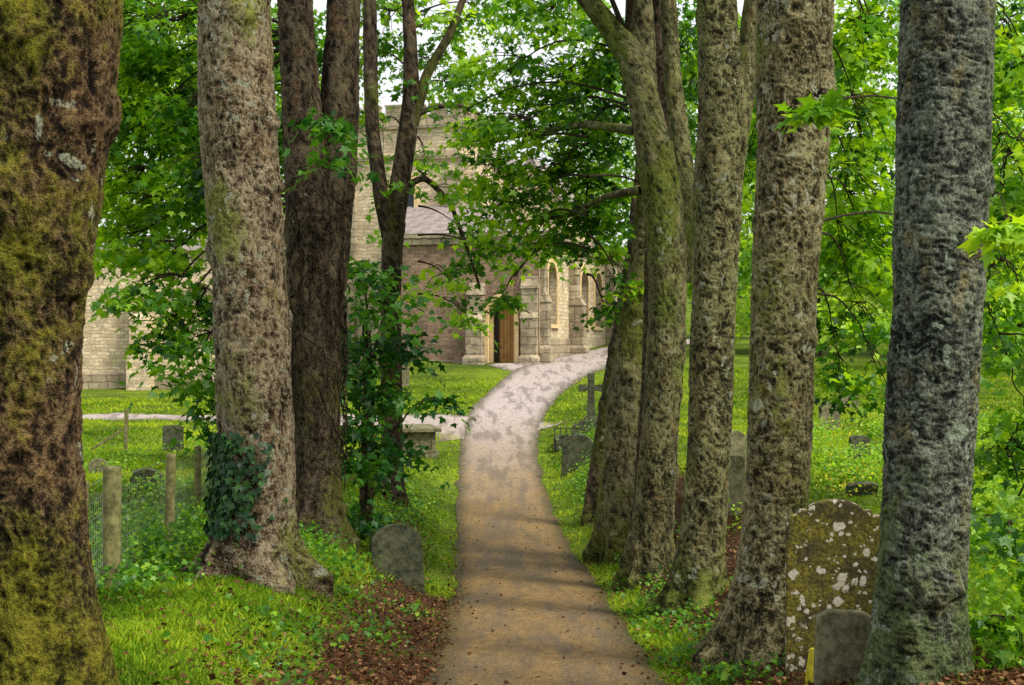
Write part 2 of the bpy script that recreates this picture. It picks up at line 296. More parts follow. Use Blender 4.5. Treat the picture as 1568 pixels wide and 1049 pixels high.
# ---------------------------------------------------------------- trees
class Tree:
    def __init__(s,name,bark,leafm,seed,hz=1,moss=.3,lich=.4,fx=1):
        s.e=empty(name); s.bark=bark; s.leafm=leafm; s.seed=seed; s.wood=[]; s.tw=[]; s.lf=[]
        s.far=False; s.k=dict(hz=hz,moss=moss,lich=lich,fx=fx)
    def trunk(s,d,rows,top=9,dd=0,flare=.9,S=80,amp=1.0,step=.035,nroot=6):
        rows=sorted(rows,key=lambda r:-r[0])
        pts=[P(cx,py,d) for py,cx,w in rows]; rad=[w/2*d/F*.97 for py,cx,w in rows]
        zg=float(H(pts[0][0],d)); s.base=pts[0]
        pts=[np.array([pts[0][0],d,zg-.35])]+[p for p in pts if p[2]>zg+.1]; rad=[rad[0]]+rad[-(len(pts)-1):]
        if top:
            dv=pts[-1]-pts[-2]; dv=dv/max(.1,dv[2])
            pts.append(pts[-1]+dv*.5*(top-pts[-1][2])+np.array([0,0,.5*(top-pts[-1][2])])); pts[-1][2]=top; rad.append(rad[-1]*.55)
        s.pts=pts; s.zg=zg
        s.wood.append(limb(pts,rad,S,step,s.seed,zg,flare,amp,nroot,**s.k))
    def limb(s,pts,rad,S=24,step=.08,amp=.6):
        s.wood.append(limb(pts,rad,S,step,s.seed+len(s.wood)*1.3,None,0,amp,**s.k))
    def bough(s,start,px,py,d,rpx,rpy,tone=.5,dens=300,rd=1.3,size=.15,r0=.035,cr=.36,twig=1):
        c=P(px,py,d); s.blob(start,c,rpx*d/F,rd,rpy*d/F,tone,dens,size,r0,cr,twig)
    def blob(s,start,c,rx,ry,rz,tone=.5,dens=300,size=.15,r0=.035,cr=.36,twig=1):
        area=math.pi*rx*rz; nl=int(area*dens); per=34; nc=max(3,nl//per)
        q=R.randn(nc,3); q/=np.linalg.norm(q,axis=1)[:,None]; q*=(R.rand(nc,1)**.45)
        cc=c+q*[rx,ry,rz]
        if start is not None:
            start=np.array(start,float); L=np.linalg.norm(c-start); K=9; tt=np.linspace(0,1,K)
            m=start[None]+(c-start)[None]*tt[:,None]; m[:,2]+=np.sin(tt*np.pi)*L*.10; m+=np.cumsum(R.randn(K,3)*.02*L/4,axis=0)*tt[:,None]
            s.tw.append((m,r0*(1-.75*tt)))
            ctrl=m
        else: ctrl=c[None]
        if twig:
            for p in cc:
                w=min(len(ctrl)-1,max(len(ctrl)//2,int(np.argmin(np.linalg.norm(ctrl-p,axis=1))) -1)) if start is not None else 0
                a=ctrl[w]; K=9; tt=np.linspace(0,1,K); m=a[None]+(p-a)[None]*tt[:,None]; m[:,2]+=np.sin(tt*np.pi)*.12*np.linalg.norm(p-a)
                m+=R.randn(K,3)*.012; s.tw.append((m,.009*(1-.7*tt)+.002))
        ph=R.randn(nc,per,3)*[cr*.62,cr*.62,cr*.2]; ph[...,2]-=.35*(ph[...,0]**2+ph[...,1]**2)/cr
        pos=(cc[:,None,:]+ph).reshape(-1,3)
        nr=R.randn(len(pos),3)*[.55,.55,.25]+[0,0,.75]
        nr[:,:2]+=ph.reshape(-1,3)[:,:2]*.8
        tip=ph.reshape(-1,3)*[1,1,.5]/cr+R.randn(len(pos),3)*.5+[0,0,-.5]
        sz=size*(.6+.7*R.rand(len(pos)))
        tn=tone+np.repeat(R.randn(nc)*.24,per)+R.randn(len(pos))*.13
        s.lf.append((pos,nr,tip,sz,tn))
    def done(s):
        off=0;V=[];Fc=[];A={}
        for v,f,at in s.wood:
            V.append(v);Fc.append(f+off);off+=len(v)
            for k_,a_ in at.items(): A.setdefault(k_,[]).append(a_)
        if V: mesh_np('trunk',np.concatenate(V),[np.concatenate(Fc)],s.bark,{k_:np.concatenate(a_) for k_,a_ in A.items()},True,s.e)
        if s.tw:
            v,f=tubes(np.array([a for a,b in s.tw]),np.array([b for a,b in s.tw]),5); mesh_np('branches',v,[f],B_L2,{'hgt':np.full(len(v),.45)},True,s.e)
        if s.lf:
            a=[np.concatenate([l[k] for l in s.lf]) for k in range(5)]
            leaves('foliage',*a,s.leafm,s.e,s.far)
            return len(a[0])
        return 0
def overhead(T,n=7,zlo=6.5,zhi=10,spread=3.0,dens=85):
    b=T.pts[-1]
    for k in range(n):
        a=R.rand()*6.28; c=np.array([b[0]+math.cos(a)*spread*(.3+.7*R.rand()),b[1]+math.sin(a)*spread,zlo+R.rand()*(zhi-zlo)])
        lim=.255*c[1]+1.0
        if c[2]<lim: c[2]=lim+R.rand()
        T.blob((b[0],b[1],min(b[2],c[2])-1.2),c,1.3,1.3,.7,.5,dens,.2,.05,.5,0)
NL=0
T=Tree('sycamore_tree',B_L0,LEAF,1,1,.50,.3); T.trunk(7,[(1049,62,205),(900,45,186),(700,30,180),(500,30,192),(300,48,208),(0,75,228)],5.0,S=230,step=.012,flare=.5); NL+=T.done()
T=Tree('sycamore_tree',B_L1,LEAF,2,.9,.18,.6); T.trunk(16.5,[(880,388,122),(780,393,112),(700,394,112),(500,386,118),(300,372,112),(190,364,118),(0,357,108)],7,S=170,step=.018,flare=1.3)
overhead(T,5)
NL+=T.done()
T=Tree('sycamore_tree',B_L2,LEAF,3,.6,.18,.15,1.1); T.trunk(21,[(825,486,80),(700,484,74),(560,482,78),(430,480,88),(330,487,90)],0,S=110,step=.028,flare=.8)
T.limb([P(478,480,21),P(470,300,21),P(458,100,21),P(448,-60,21),P(440,-300,21)],[.40,.31,.27,.25,.15],56,.04,1)
T.limb([P(490,440,21.2),P(515,260,21.3),P(522,100,21.4),P(530,-60,21.5),P(560,-300,21.5)],[.38,.31,.27,.24,.14],56,.04,1)
for k in range(90):
    K=9; a0=R.rand()*6.28; z0=P(0,R.uniform(450,760),21)[2]; hh=R.uniform(.5,2.2); tt=np.linspace(0,1,K); a=a0+np.cumsum(R.randn(K)*.25)
    rr=.41+.06*R.rand(K); cxk=P(484,0,21)[0]
    T.tw.append((np.stack([cxk+np.cos(a)*rr,21+np.sin(a)*rr,z0+hh*tt],-1),np.full(K,.006+.01*R.rand())))
S0=P(478,60,21.5); S1=P(480,300,22)
for b in [(230,40,24,140,80,.5),(200,130,25,110,60,.65),(210,210,25,110,60,.7),(290,180,24,70,60,.5),(290,260,23,60,60,.5),(190,290,25,90,50,.85),(160,345,25,70,30,.85),(270,330,25,80,45,.65),(255,390,24,110,35,.8),(180,375,25,50,25,.9),(240,455,23,70,35,.65),(290,480,23,50,50,.5),(305,550,22,40,50,.45),(250,520,24,45,25,.65),(320,620,22,40,45,.4),(340,130,25,60,100,.45),(440,60,24,60,80,.4),(445,220,25,40,80,.4)]:
    T.bough(S0 if b[1]<300 else S1,*b[:5],tone=b[5]+.04,dens=460)  # raised tones put the backlit yellow-green of these boughs into the leaf colour
NL+=T.done()
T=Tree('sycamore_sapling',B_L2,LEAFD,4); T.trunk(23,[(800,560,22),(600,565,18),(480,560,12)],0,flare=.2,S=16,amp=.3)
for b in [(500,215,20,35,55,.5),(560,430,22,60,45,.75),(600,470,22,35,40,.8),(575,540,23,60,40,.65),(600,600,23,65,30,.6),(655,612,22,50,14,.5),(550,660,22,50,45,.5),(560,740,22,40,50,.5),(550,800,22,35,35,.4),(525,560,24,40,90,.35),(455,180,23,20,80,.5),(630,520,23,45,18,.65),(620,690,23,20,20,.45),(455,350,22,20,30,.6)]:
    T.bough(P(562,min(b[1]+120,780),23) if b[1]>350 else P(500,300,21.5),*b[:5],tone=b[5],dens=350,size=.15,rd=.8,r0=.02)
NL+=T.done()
T=Tree('sycamore_tree',B_L2,LEAFY,5); T.trunk(30,[(755,600,38),(650,600,32),(500,598,32),(380,600,32),(300,606,32)],0,S=32,step=.06,flare=.7)
T.limb([P(600,380,30),P(585,310,30),P(570,200,30),P(567,100,30),P(566,-40,30),P(560,-200,30)],[.17,.16,.15,.15,.14,.08])
T.limb([P(604,340,30),P(622,220,30),P(630,150,30),P(628,60,30),P(622,-40,30),P(620,-200,30)],[.22,.2,.18,.14,.12,.07])
T.limb([P(630,190,30),P(655,110,30),P(690,50,30),P(720,-30,30)],[.15,.1,.08,.06])
T.limb([P(612,290,30),P(650,270,30),P(690,310,30),P(715,380,29.5),P(735,440,29)],[.08,.06,.05,.035,.02])
T.limb([P(628,180,30),P(660,165,30),P(700,160,30),P(745,180,30)],[.08,.05,.04,.02])
for b in [(590,20,31,90,50,.5,220),(710,40,31,60,40,.5,200),(560,90,32,50,60,.45,200),(650,95,32,60,30,.45,170),(700,130,31,50,30,.4,260),(580,190,32,25,60,.45,140),(640,140,31,60,15,.45,200),(665,290,30,60,18,.5,200),(700,345,30,35,20,.5,220),(690,430,29.5,50,35,.5,300),(715,480,29.5,30,22,.4,250),(750,390,29.5,50,30,.5,300),(650,240,31,40,15,.4,150),(585,310,32,20,50,.4,150),(760,20,32,60,30,.4,200)]:
    T.bough(P(620,b[1]+10,30) if b[1]<200 else P(640,b[1]-30,30),*b[:5],tone=b[5],dens=b[6],size=.16,r0=.025)
T.pts=[P(600,-50,30)]
NL+=T.done()
T=Tree('sycamore_tree',B_R1,LEAFY,6,2.0,.36,.55,.65); T.trunk(11,[(1060,1404,140),(900,1410,130),(750,1420,128),(600,1428,134),(450,1434,134),(300,1440,140),(150,1447,138),(0,1450,142)],5,S=210,step=.013,flare=.4)
for b in [(1548,90,13,40,90,.6),(1550,260,13,45,80,.65),(1545,420,12,40,60,.7),(1550,560,12,40,70,.55),(1540,680,12,30,60,.4),(1542,800,11.5,35,80,.3),(1550,950,11,40,80,.25),(1600,300,13,60,200,.5),(1600,700,12,60,250,.4)]:
    T.bough(P(1470,b[1]-150,11.5) if b[1]<600 else P(1560,b[1]+60,12),*b[:5],tone=b[5]-.1,dens=480,size=.10,rd=.6,r0=.010,cr=.22)
T.bough(P(1225,100,13),1250,170,10,26,14,.5,260,.15,.11,.006,.12)
T.bough(P(1520,300,9.5),1545,350,8.5,30,10,.65,200,.1,.12,.008,.1)
NL+=T.done()
T=Tree('sycamore_tree',B_R2,LEAF,7,1.3,.30,.6,.85); T.trunk(14,[(955,1170,116),(850,1182,98),(750,1190,96),(600,1196,98),(450,1200,100),(330,1206,104),(220,1214,108),(120,1214,114),(0,1218,118)],6,S=190,step=.016,flare=1.2)
for b in [(1320,60,22,90,80,.65),(1330,200,22,80,70,.75),(1310,320,23,80,60,.8),(1330,420,24,70,50,.7),(1310,500,23,70,35,.5),(1285,580,22,45,35,.4),(1340,590,22,30,30,.4),(1540,100,24,60,100,.5),(1540,300,24,60,100,.5),(1530,480,24,60,80,.5),(1150,100,26,60,100,.45),(1145,260,26,40,60,.5),(1290,400,23,50,40,.65)]:
    T.bough(P(1250,b[1]-140,18),*b[:5],tone=b[5]+.08,dens=450,r0=.02)
overhead(T,4)
NL+=T.done()
T=Tree('sycamore_tree',B_R3,LEAF,8,1.4,.36,.5,.85); T.trunk(18.5,[(890,1068,72),(800,1078,66),(700,1084,64),(600,1088,66),(400,1096,68),(250,1102,78),(180,1105,72),(0,1098,60)],7,S=140,step=.021,flare=1.0)
T.limb([P(1110,260,18.6),P(1132,160,18.8),P(1150,60,19),P(1165,-60,19)],[.24,.18,.16,.14],40,.05)
overhead(T,4); NL+=T.done()
T=Tree('sycamore_tree',B_R3,LEAF,9,1.1,.38,.3); T.trunk(22,[(850,995,66),(750,1004,60),(620,1014,56),(500,1022,56),(400,1022,60),(300,1014,60),(220,1003,54)],0,S=110,step=.028,flare=.9)
T.limb([P(1008,260,22),P(985,150,22),P(965,80,22),P(925,30,22),P(885,-20,22),P(840,-100,22)],[.28,.24,.22,.16,.14,.10],48,.05)
T.limb([P(985,160,22.1),P(983,60,22.2),P(978,-60,22.3),P(975,-300,22.3)],[.22,.2,.18,.12],40,.05)
T.limb([P(1040,430,23),P(1052,300,23),P(1030,120,23.3),P(1020,-60,23.3)],[.2,.17,.14,.12],40,.05)
T.limb([P(975,200,23),P(900,190,25),P(830,200,27),P(760,215,28),P(700,215,28.5)],[.09,.06,.05,.035,.02],16)
T.limb([P(985,290,23),P(930,300,25),P(870,330,27),P(800,340,28)],[.08,.05,.04,.02],16)
for b in [(840,30,28,110,60,.55,330),(760,120,28,80,40,.7,320),(860,130,28,110,55,.5,400),(790,200,27,100,40,.65,380),(900,210,27,80,60,.35,420),(850,280,27,110,45,.5,420),(740,270,28,60,35,.75,330),(900,340,27,80,45,.4,400),(800,330,28,80,35,.7,350),(945,420,26,32,50,.35,330),(925,480,27,25,22,.35,300),(940,100,25,60,90,.3,400),(1040,160,26,40,70,.4,300),(1045,60,26,60,70,.4,300),(850,385,29,45,13,.6,220),(780,390,29,40,25,.65,240),(770,440,29,24,38,.55,280),(700,190,28,40,25,.65,220),(1040,330,27,25,50,.4,250)]:
    T.bough(P(960,b[1]-40,24) if b[1]<250 else P(900,b[1]-60,25),*b[:5],tone=b[5]+.06,dens=b[6],size=.15,r0=.028)
T.pts=[P(960,-60,22)]; overhead(T,5)
NL+=T.done()
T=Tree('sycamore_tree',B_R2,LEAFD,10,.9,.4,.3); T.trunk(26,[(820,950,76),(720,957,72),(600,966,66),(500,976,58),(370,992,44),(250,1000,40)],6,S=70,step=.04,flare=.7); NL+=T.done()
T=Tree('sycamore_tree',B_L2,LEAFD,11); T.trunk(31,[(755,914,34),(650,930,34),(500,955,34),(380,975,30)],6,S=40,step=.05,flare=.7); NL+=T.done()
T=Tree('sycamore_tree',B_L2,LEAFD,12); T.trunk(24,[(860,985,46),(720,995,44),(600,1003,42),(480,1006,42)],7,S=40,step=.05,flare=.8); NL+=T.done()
# ---------------------------------------------------------------- background foliage masses
def bg(name,blobs,mat,seed):
    T=Tree(name,B_L2,mat,seed); T.far=True
    for px,py,d,rx,ry,tone,dens in blobs:
        T.blob(None,P(px,py,d),rx*d/F,3,ry*d/F,tone,dens,.34,.05,1.0,0)
    for px,py,d,rx,ry,tone,dens in blobs[::2]:
        x=(px-CX)*d/F; T.tw.append((np.stack([np.full(9,x),np.full(9,d),np.linspace(float(H(x,d))-.2,(CY-py)*d/F,9)],-1),np.linspace(.3,.08,9)))
    return T.done()
NL+=bg('background_trees',[(60,100,92,170,190,.5,60),(250,150,92,160,200,.5,60),(400,170,95,130,180,.5,60),(380,340,90,120,90,.5,60),
  (1000,330,105,120,160,.4,60),(1130,360,100,120,150,.5,60),(900,260,115,70,90,.45,50),(1010,150,110,110,120,.45,50),
  (1250,330,70,130,170,.6,60),(1420,330,70,150,190,.6,60),(1560,350,66,120,190,.6,60),(1300,120,75,170,140,.5,55),(1520,100,75,150,140,.5,55),(1130,150,80,120,150,.5,50),
  (1160,470,75,80,40,.75,60),(1300,480,62,80,30,.75,60),(1450,480,62,110,50,.65,60),(-60,300,80,120,200,.5,50),(1700,300,66,150,250,.5,50)],LEAFY,20)
T=Tree('background_hills_woodland',B_L2,LEAF,30); T.far=True
for k in range(46):
    a=-1.2+2.4*k/45; d=190; x=math.sin(a)*d*1.3; y=d+R.rand()*20
    T.blob(None,np.array([x,y,float(H(x,y))+3]),9,3,5,.5,9,1.0,.05,2.4,0)
NL+=T.done()
# ---------------------------------------------------------------- ivy on L1
n=620; hh=R.rand(n); a=np.radians(-135)+R.randn(n)*.5; zc=P(0,810,16.5)[2]+hh*1.15; r=.46+.3*np.exp(-(zc+2.6)/.25)+R.rand(n)*.08
x0=P(392,0,16.5)[0]
pos=np.stack([x0+np.cos(a)*r,16.5+np.sin(a)*r,zc],-1); nr=np.stack([np.cos(a),np.sin(a),np.full(n,.35)],-1)+R.randn(n,3)*.3
leaves('ivy',pos,nr,R.randn(n,3)*.5+[0,0,-1],.07+.04*R.rand(n),.45+R.randn(n)*.25,IVY)
# ---------------------------------------------------------------- grass blades
def grass(N,d0,d1,name='grass'):
    d=np.exp(R.uniform(math.log(d0),math.log(d1),N)); x=R.uniform(-.42,.42,N)*d
    dx=x-xc(d); a=np.abs(dx); L=litter(x,d)
    branch=(np.abs(d-np.interp(x,bx2[::-1],by2[::-1]))<np.interp(x,bx2[::-1],bw2[::-1]))&(x<0)
    p=np.stack([x*1.2,d*1.2,d*0],-1); cl=fbm(p,4,3); cl2=fbm(p*.33,6,2)
    keep=(a>hw(d)-.05+R.rand(N)*.11+.08*cl)&(R.rand(N)<np.clip(1.15-L*1.9,.05,1))&(~branch)&(R.rand(N)<.74+cl*.9)
    keep&=~((d>62)&(x>-2.2)&(x<4)&(dx<0))
    x=x[keep];d=d[keep];dx=dx[keep];a=a[keep];cl=cl[keep];cl2=cl2[keep];n=len(x)
    z=H(x,d)-.01
    h=(.022+.062*R.rand(n))*(1+.8*cl)*(1+.010*d); w=(.0033+.00045*d)
    h*=np.where(a<1.45,.7,1)
    ang=R.rand(n)*6.28; lean=R.randn(n,2)*.5
    s=np.stack([np.cos(ang),np.sin(ang),ang*0],-1)*w[:,None]
    b=np.stack([x,d,z],-1); mid=b+np.stack([lean[:,0]*h*.4,lean[:,1]*h*.4,h*.6],-1); tip=b+np.stack([lean[:,0]*h*1.3,lean[:,1]*h*1.3,h],-1)
    v=np.stack([b-s,b+s,mid+s*.7,mid-s*.7,tip],1)
    i=np.arange(n)[:,None]*5
    rn=np.clip(.42+cl*.6+cl2*.75+R.randn(n)*.17+np.where(a<1.5,.18,0)+.22*sstep(20,40,d),0,1)  # besides random tone, the sunlit yellow of far grass is painted into the blades
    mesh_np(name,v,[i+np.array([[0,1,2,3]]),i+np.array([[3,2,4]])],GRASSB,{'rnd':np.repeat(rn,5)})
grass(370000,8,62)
n=80000; d=np.exp(R.uniform(math.log(8.5),math.log(34),n)); x=xc(d)+R.uniform(-4.4,4.4,n); L=litter(x,d)
kp=(R.rand(n)<np.clip(L*1.2,0,1))|(R.rand(n)<.055*(np.abs(x-xc(d))>1.1))|((np.abs(x-xc(d))<1.3)&(R.rand(n)<.06*np.abs(x-xc(d))**3+.004)); x=x[kp];d=d[kp];n=len(x)
leaves('leaf_litter',np.stack([x,d,H(x,d)+.04+R.rand(n)*.02],-1),R.randn(n,3)*.4+[0,0,1],R.randn(n,3),.025+.045*R.rand(n),.4+R.randn(n)*.3,LITTER,None,True)
def under(name,spots,mat,size=.06,tone=.5):
    Ps=[]
    for x,y,rx,ry,h,n in spots:
        q=R.randn(n,2)*[rx*.5,ry*.5]; xx=x+q[:,0]; yy_=y+q[:,1]; Ps.append(np.stack([xx,yy_,H(xx,yy_)+h*R.rand(n)**1.3],-1))
    p=np.concatenate(Ps); n=len(p)
    p=p[np.abs(p[:,0]-xc(p[:,1]))>hw(p[:,1])+.05]; n=len(p)
    leaves(name,p,R.randn(n,3)*.5+[0,-.2,.8],R.randn(n,3)+[0,0,-.2],size*(.6+.8*R.rand(n)),tone+R.randn(n)*.2,mat)
sp=[(-4.5,17,1.2,1.2,.45,2200),(-4.2,14.6,.8,1,.3,900),(-5.3,21,1.5,2,.5,1800),(-2.7,19,.8,1.5,.3,900),(-2.4,24,.7,3,.35,1500),(-2.2,30,.6,4,.3,1200)]
sp+=[(1.9+.5*R.rand(),y,.6,.8,.2,240) for y in np.arange(13,36,1.5)]+[(3.3,13.2,.6,.7,.22,350),(1.9,35,.8,2,.5,900),(2.1,40,.8,3,.45,900)]
sp+=[(-1.9+.5*R.randn(),y,.4,.6,.12,110) for y in np.arange(11,24,1.1)]
under('undergrowth_plants',sp,LEAF,.06,.5)
sp=[(R.uniform(5,12)*y/28,y,1.2,1.2,.45,420) for y in np.linspace(19,42,34)]+[(4.1,11.5,.7,.6,.9,700),(4.5,12.5,.8,1,1.4,1400)]
under('meadow_plants',sp,LEAFY,.07,.6)
sp=[(R.uniform(-16,-6)*y/30,y,1.2,1.2,.3,260) for y in np.linspace(20,42,20)]
under('meadow_plants',sp,LEAFY,.07,.5)
sp=[(R.uniform(7,8.6)*y/33,y,.7,.7,.35,60) for y in np.linspace(27,38,10)]
under('yellow_meadow_flowers',sp,YMOSS,.045,.5)
# ---------------------------------------------------------------- generic solid builders
class Solid:
    def __init__(s): s.v=[];s.f=[]
    def add(s,v,f):
        o=len(s.v); s.v+= [tuple(a) for a in v]; s.f+=[tuple(i+o for i in q) for q in f]
    def box(s,x0,x1,y0,y1,z0,z1,top=None):
        t=top or (0,0,0,0)
        s.add([(x0,y0,z0),(x1,y0,z0),(x1,y1,z0),(x0,y1,z0),(x0+t[0],y0+t[2],z1),(x1-t[1],y0+t[2],z1),(x1-t[1],y1-t[3],z1),(x0+t[0],y1-t[3],z1)],
              [(3,2,1,0),(4,5,6,7),(0,1,5,4),(1,2,6,5),(2,3,7,6),(3,0,4,7)])
    def prism(s,prof2,y0,y1,axis='y'):
        n=len(prof2); f=lambda a,b,c:(a,c,b) if axis=='y' else (c,a,b)
        v=[f(a,b,y0) for a,b in prof2]+[f(a,b,y1) for a,b in prof2]
        s.add(v,[tuple(range(n)),tuple(range(2*n-1,n-1,-1))]+[(i,i+n,(i+1)%n+n,(i+1)%n) for i in range(n)])
    def make(s,name,mat,parent=None,bevel=0,loc=None,rz=0,tilt=0,tx=0):
        me=bpy.data.meshes.new(name); me.from_pydata(s.v,[],s.f); me.validate(); me.materials.append(mat)
        import bmesh
        bm=bmesh.new(); bm.from_mesh(me); bmesh.ops.recalc_face_normals(bm,faces=bm.faces); bm.to_mesh(me); bm.free()
        ob=bpy.data.objects.new(name,me); sc.collection.objects.link(ob)
        if parent: ob.parent=parent
        if loc is not None: ob.location=loc
        ob.rotation_euler=(tx,tilt,rz)
        if bevel:
            b=ob.modifiers.new('bevel','BEVEL'); b.width=bevel; b.segments=2; b.limit_method='ANGLE'
        return ob
def arch(xc_,w,sill,spring,apex,n=7):
    h=w/2; pts=[(xc_-h,sill)]
    for k in range(n+1):
        t=k/n; pts.append((xc_-h*math.cos(t*math.pi/2), spring+(apex-spring)*math.sin(t*math.pi/2)**.85))
    pts+= [(2*xc_-a,b) for a,b in pts[::-1][1:]]
    return pts
def wall_open(s,x0,x1,z0,z1,ops,plane,axis,depth,inward):
    g=(lambda u,z,o=0:(u,plane+o*inward,z)) if axis=='y' else (lambda u,z,o=0:(plane+o*inward,u,z))
    cur=x0
    for (c,w,si,sp_,ap) in sorted(ops):
        s.add([g(cur,z0),g(c-w/2,z0),g(c-w/2,z1),g(cur,z1)],[(0,1,2,3)])
        a=arch(c,w,si,sp_,ap)
        if si>z0: s.add([g(c-w/2,z0),g(c+w/2,z0),g(c+w/2,si),g(c-w/2,si)],[(0,1,2,3)])
        for p,q in zip(a[1:-2],a[2:-1]):
            s.add([g(*p),g(*q),g(q[0],z1),g(p[0],z1)],[(0,1,2,3)])
        for p,q in zip(a,a[1:]+a[:1]):
            s.add([g(*p),g(*q),g(q[0],q[1],depth),g(p[0],p[1],depth)],[(0,1,2,3)])
        cur=c+w/2
    s.add([g(cur,z0),g(x1,z0),g(x1,z1),g(cur,z1)],[(0,1,2,3)])
def arch_ring(s,c,w,si,sp_,ap,thick,plane,axis,inward,out=.06,dep=.2):
    a=arch(c,w,si,sp_,ap); b=arch(c,w+2*thick,si,sp_,ap+thick*1.3)
    g=(lambda u,z,o:(u,plane+o*inward,z)) if axis=='y' else (lambda u,z,o:(plane+o*inward,u,z))
    for i in range(len(a)-1):
        A=[g(*a[i],-out),g(*a[i+1],-out),g(*b[i+1],-out),g(*b[i],-out),g(*a[i],dep),g(*a[i+1],dep),g(*b[i+1],dep),g(*b[i],dep)]
        s.add(A,[(0,1,2,3),(0,4,5,1),(3,2,6,7)])
# ---------------------------------------------------------------- church
ch=empty('stone_church',(-1.2,69,0),math.radians(-15))
s=Solid()
door=(.72,1.35,-1.3,1.1,2.1)
wall_open(s,-4.75,2.6,-3,5.1,[door],0,'y',.7,1)
s.make('porch_wall',S_RED,ch)
s=Solid(); wins=[(2.5,2.1,.9,2.8,4.0),(10.2,2.1,.9,2.8,4.0),(14.0,2.1,.9,2.8,4.0)]
wall_open(s,0,26,-3,5.1,wins,2.6,'x',.4,-1); s.make('aisle_wall',S_CREAM,ch)
s=Solid(); wall_open(s,0,12,-3,5.1,[],-4.75,'x',.4,1); s.make('side_wall',S_RED,ch)
s=Solid()
for w in wins:
    a=arch(*w); s.add([(2.6-.33,u,z) for u,z in a],[tuple(range(len(a)))])
s.make('window_glass',GLASS,ch)
s=Solid()
for w in wins:
    arch_ring(s,w[0],w[1],w[2],w[3],w[4],.22,2.6,'x',-1,.07,.1)
    s.box(2.6-.3,2.6-.14,w[0]-.07,w[0]+.07,w[2],w[4]-.1)
    s.box(2.45,2.75,w[0]-1.35,w[0]+1.35,w[2]-.18,w[2])
s.make('window_tracery',DRESS,ch)
s=Solid(); arch_ring(s,door[0],door[1]-.02,door[2],door[3],door[4],.2,0,'y',1,.08,.2)
arch_ring(s,door[0],door[1]-.3,door[2],door[3],door[4]-.15,.14,.28,'y',1,.0,.25)
s.box(1.45,1.62,-.2,-.02,-1.2,1.1)
s.make('door_surround',DRESS,ch)
s=Solid(); s.box(.5,1.36,.45,.52,-1.3,1.9); s.make('door_leaf',DOORW,ch)
s=Solid()
for k in range(5): s.box(.55+k*.16,.56+k*.16,.43,.447,-1.2,1.7)
s.make('door_boards',DARK,ch)
s=Solid(); s.box(.04,.5,.68,.75,-1.3,2.1); s.make('porch_interior',DARK,ch)  # dark sheet behind the door gap; the opening's shade is in its colour
s=Solid()
def buttress_y(s,x0,x1,proj,ztop,y=0):
    s.box(x0-.12,x1+.12,y-proj-.14,y-.003,-3,-.75)
    s.box(x0-.12,x1+.12,y-proj-.14,y-.003,-.75,-.6,(.12,.12,.14,0))
    s.box(x0,x1,y-proj,y-.004,-.6,ztop*.45)
    s.box(x0-.04,x1+.04,y-proj-.04,y-.005,ztop*.45,ztop*.45+.35,(.04,.04,proj*.4,0))
    s.box(x0,x1,y-proj*.6,y-.004,ztop*.45+.35,ztop)
    s.box(x0-.05,x1+.05,y-proj*.6-.06,y-.005,ztop,ztop+.6,(.05,.05,proj*.6,0))
def buttress_x(s,y0,y1,proj,ztop,x=2.6):
    s.box(x+.003,x+proj+.14,y0-.12,y1+.12,-3,-.3)
    s.box(x+.003,x+proj+.14,y0-.12,y1+.12,-.3,-.1,(0,.14,.12,.12))
    s.box(x+.004,x+proj,y0,y1,-.1,ztop*.5)
    s.box(x+.005,x+proj+.05,y0-.05,y1+.05,ztop*.5,ztop*.5+.5,(0,proj*.45,.05,.05))
    s.box(x+.004,x+proj*.6,y0,y1,ztop*.5+.5,ztop)
    s.box(x+.005,x+proj*.6+.06,y0-.05,y1+.05,ztop,ztop+.7,(0,proj*.6,.05,.05))
buttress_y(s,-.9,-.1,.75,2.3); buttress_y(s,1.75,2.55,.35,2.6)
for y in (.1,6.4,16.2,20): buttress_x(s,y,y+.7,.8 if y>1 else .4,3.9)
s.make('buttresses',S_ASH,ch,.015)
s=Solid()
s.box(-4.95,2.78,-.2,-.004,4.8,5.1); s.box(-5.0,2.95,-.3,.3,5.1,5.32); s.box(2.604,2.8,0.3,26,4.8,5.1); s.box(2.3,2.95,.3,26,5.1,5.32)
s.box(-4.85,-1.05,-.12,-.004,-3,-.85) ; s.box(.02,.035,-.1,-.004,-3,-1.3) ; s.box(2.604,2.72,.95,6.2,-3,.2)
s.make('string_courses',S_ASH,ch)
s=Solid(); s.add([(-5.1,-.32,5.33),(2.97,-.32,5.33),(2.97,26,5.33),(-1.5,26,7.1),(-1.5,3.2,7.1),(-5.1,3.2,7.1)],[(0,1,4,5),(1,2,3,4)])
s.make('aisle_roof',SLATE,ch)
s=Solid(); s.box(-8,-1.5,3.4,28,0,9.4); s.make('nave_wall',S_CREAM,ch)
s=Solid(); s.prism([(-8.3,9.45),(-1.2,9.45),(-4.75,12.0)],6,28.3); s.make('nave_roof',SLATE,ch)
s=Solid(); s.prism([(-1.45,5.2),(2.3,5.2),(2.3,7.0),(.4,9.6),(-1.45,7.2)],7,14); s.make('gable_wall',S_CREAM,ch)
s=Solid(); s.prism([(2.5,6.9),(2.5,7.1),(.4,9.9),(-1.6,7.4),(-1.6,7.15),(.4,9.62)],6.85,14.2); s.make('gable_roof',SLATE,ch)
s=Solid(); s.box(-8.6,-2.2,3.0,9,-3,11.0); s.make('tower_wall',S_CREAM,ch)
s=Solid()
s.box(-8.75,-2.05,2.85,9.15,9.4,9.6); s.box(-8.8,-2.0,2.8,9.2,11.0,11.25); s.box(-8.7,-2.1,2.9,9.1,11.25,11.7)
x=-8.7
while x<-2.6:
    s.box(x,x+.85,2.9,3.3,11.7,12.15); s.box(x-.04,x+.89,2.86,3.34,12.15,12.25); x+=1.2
y=4.1
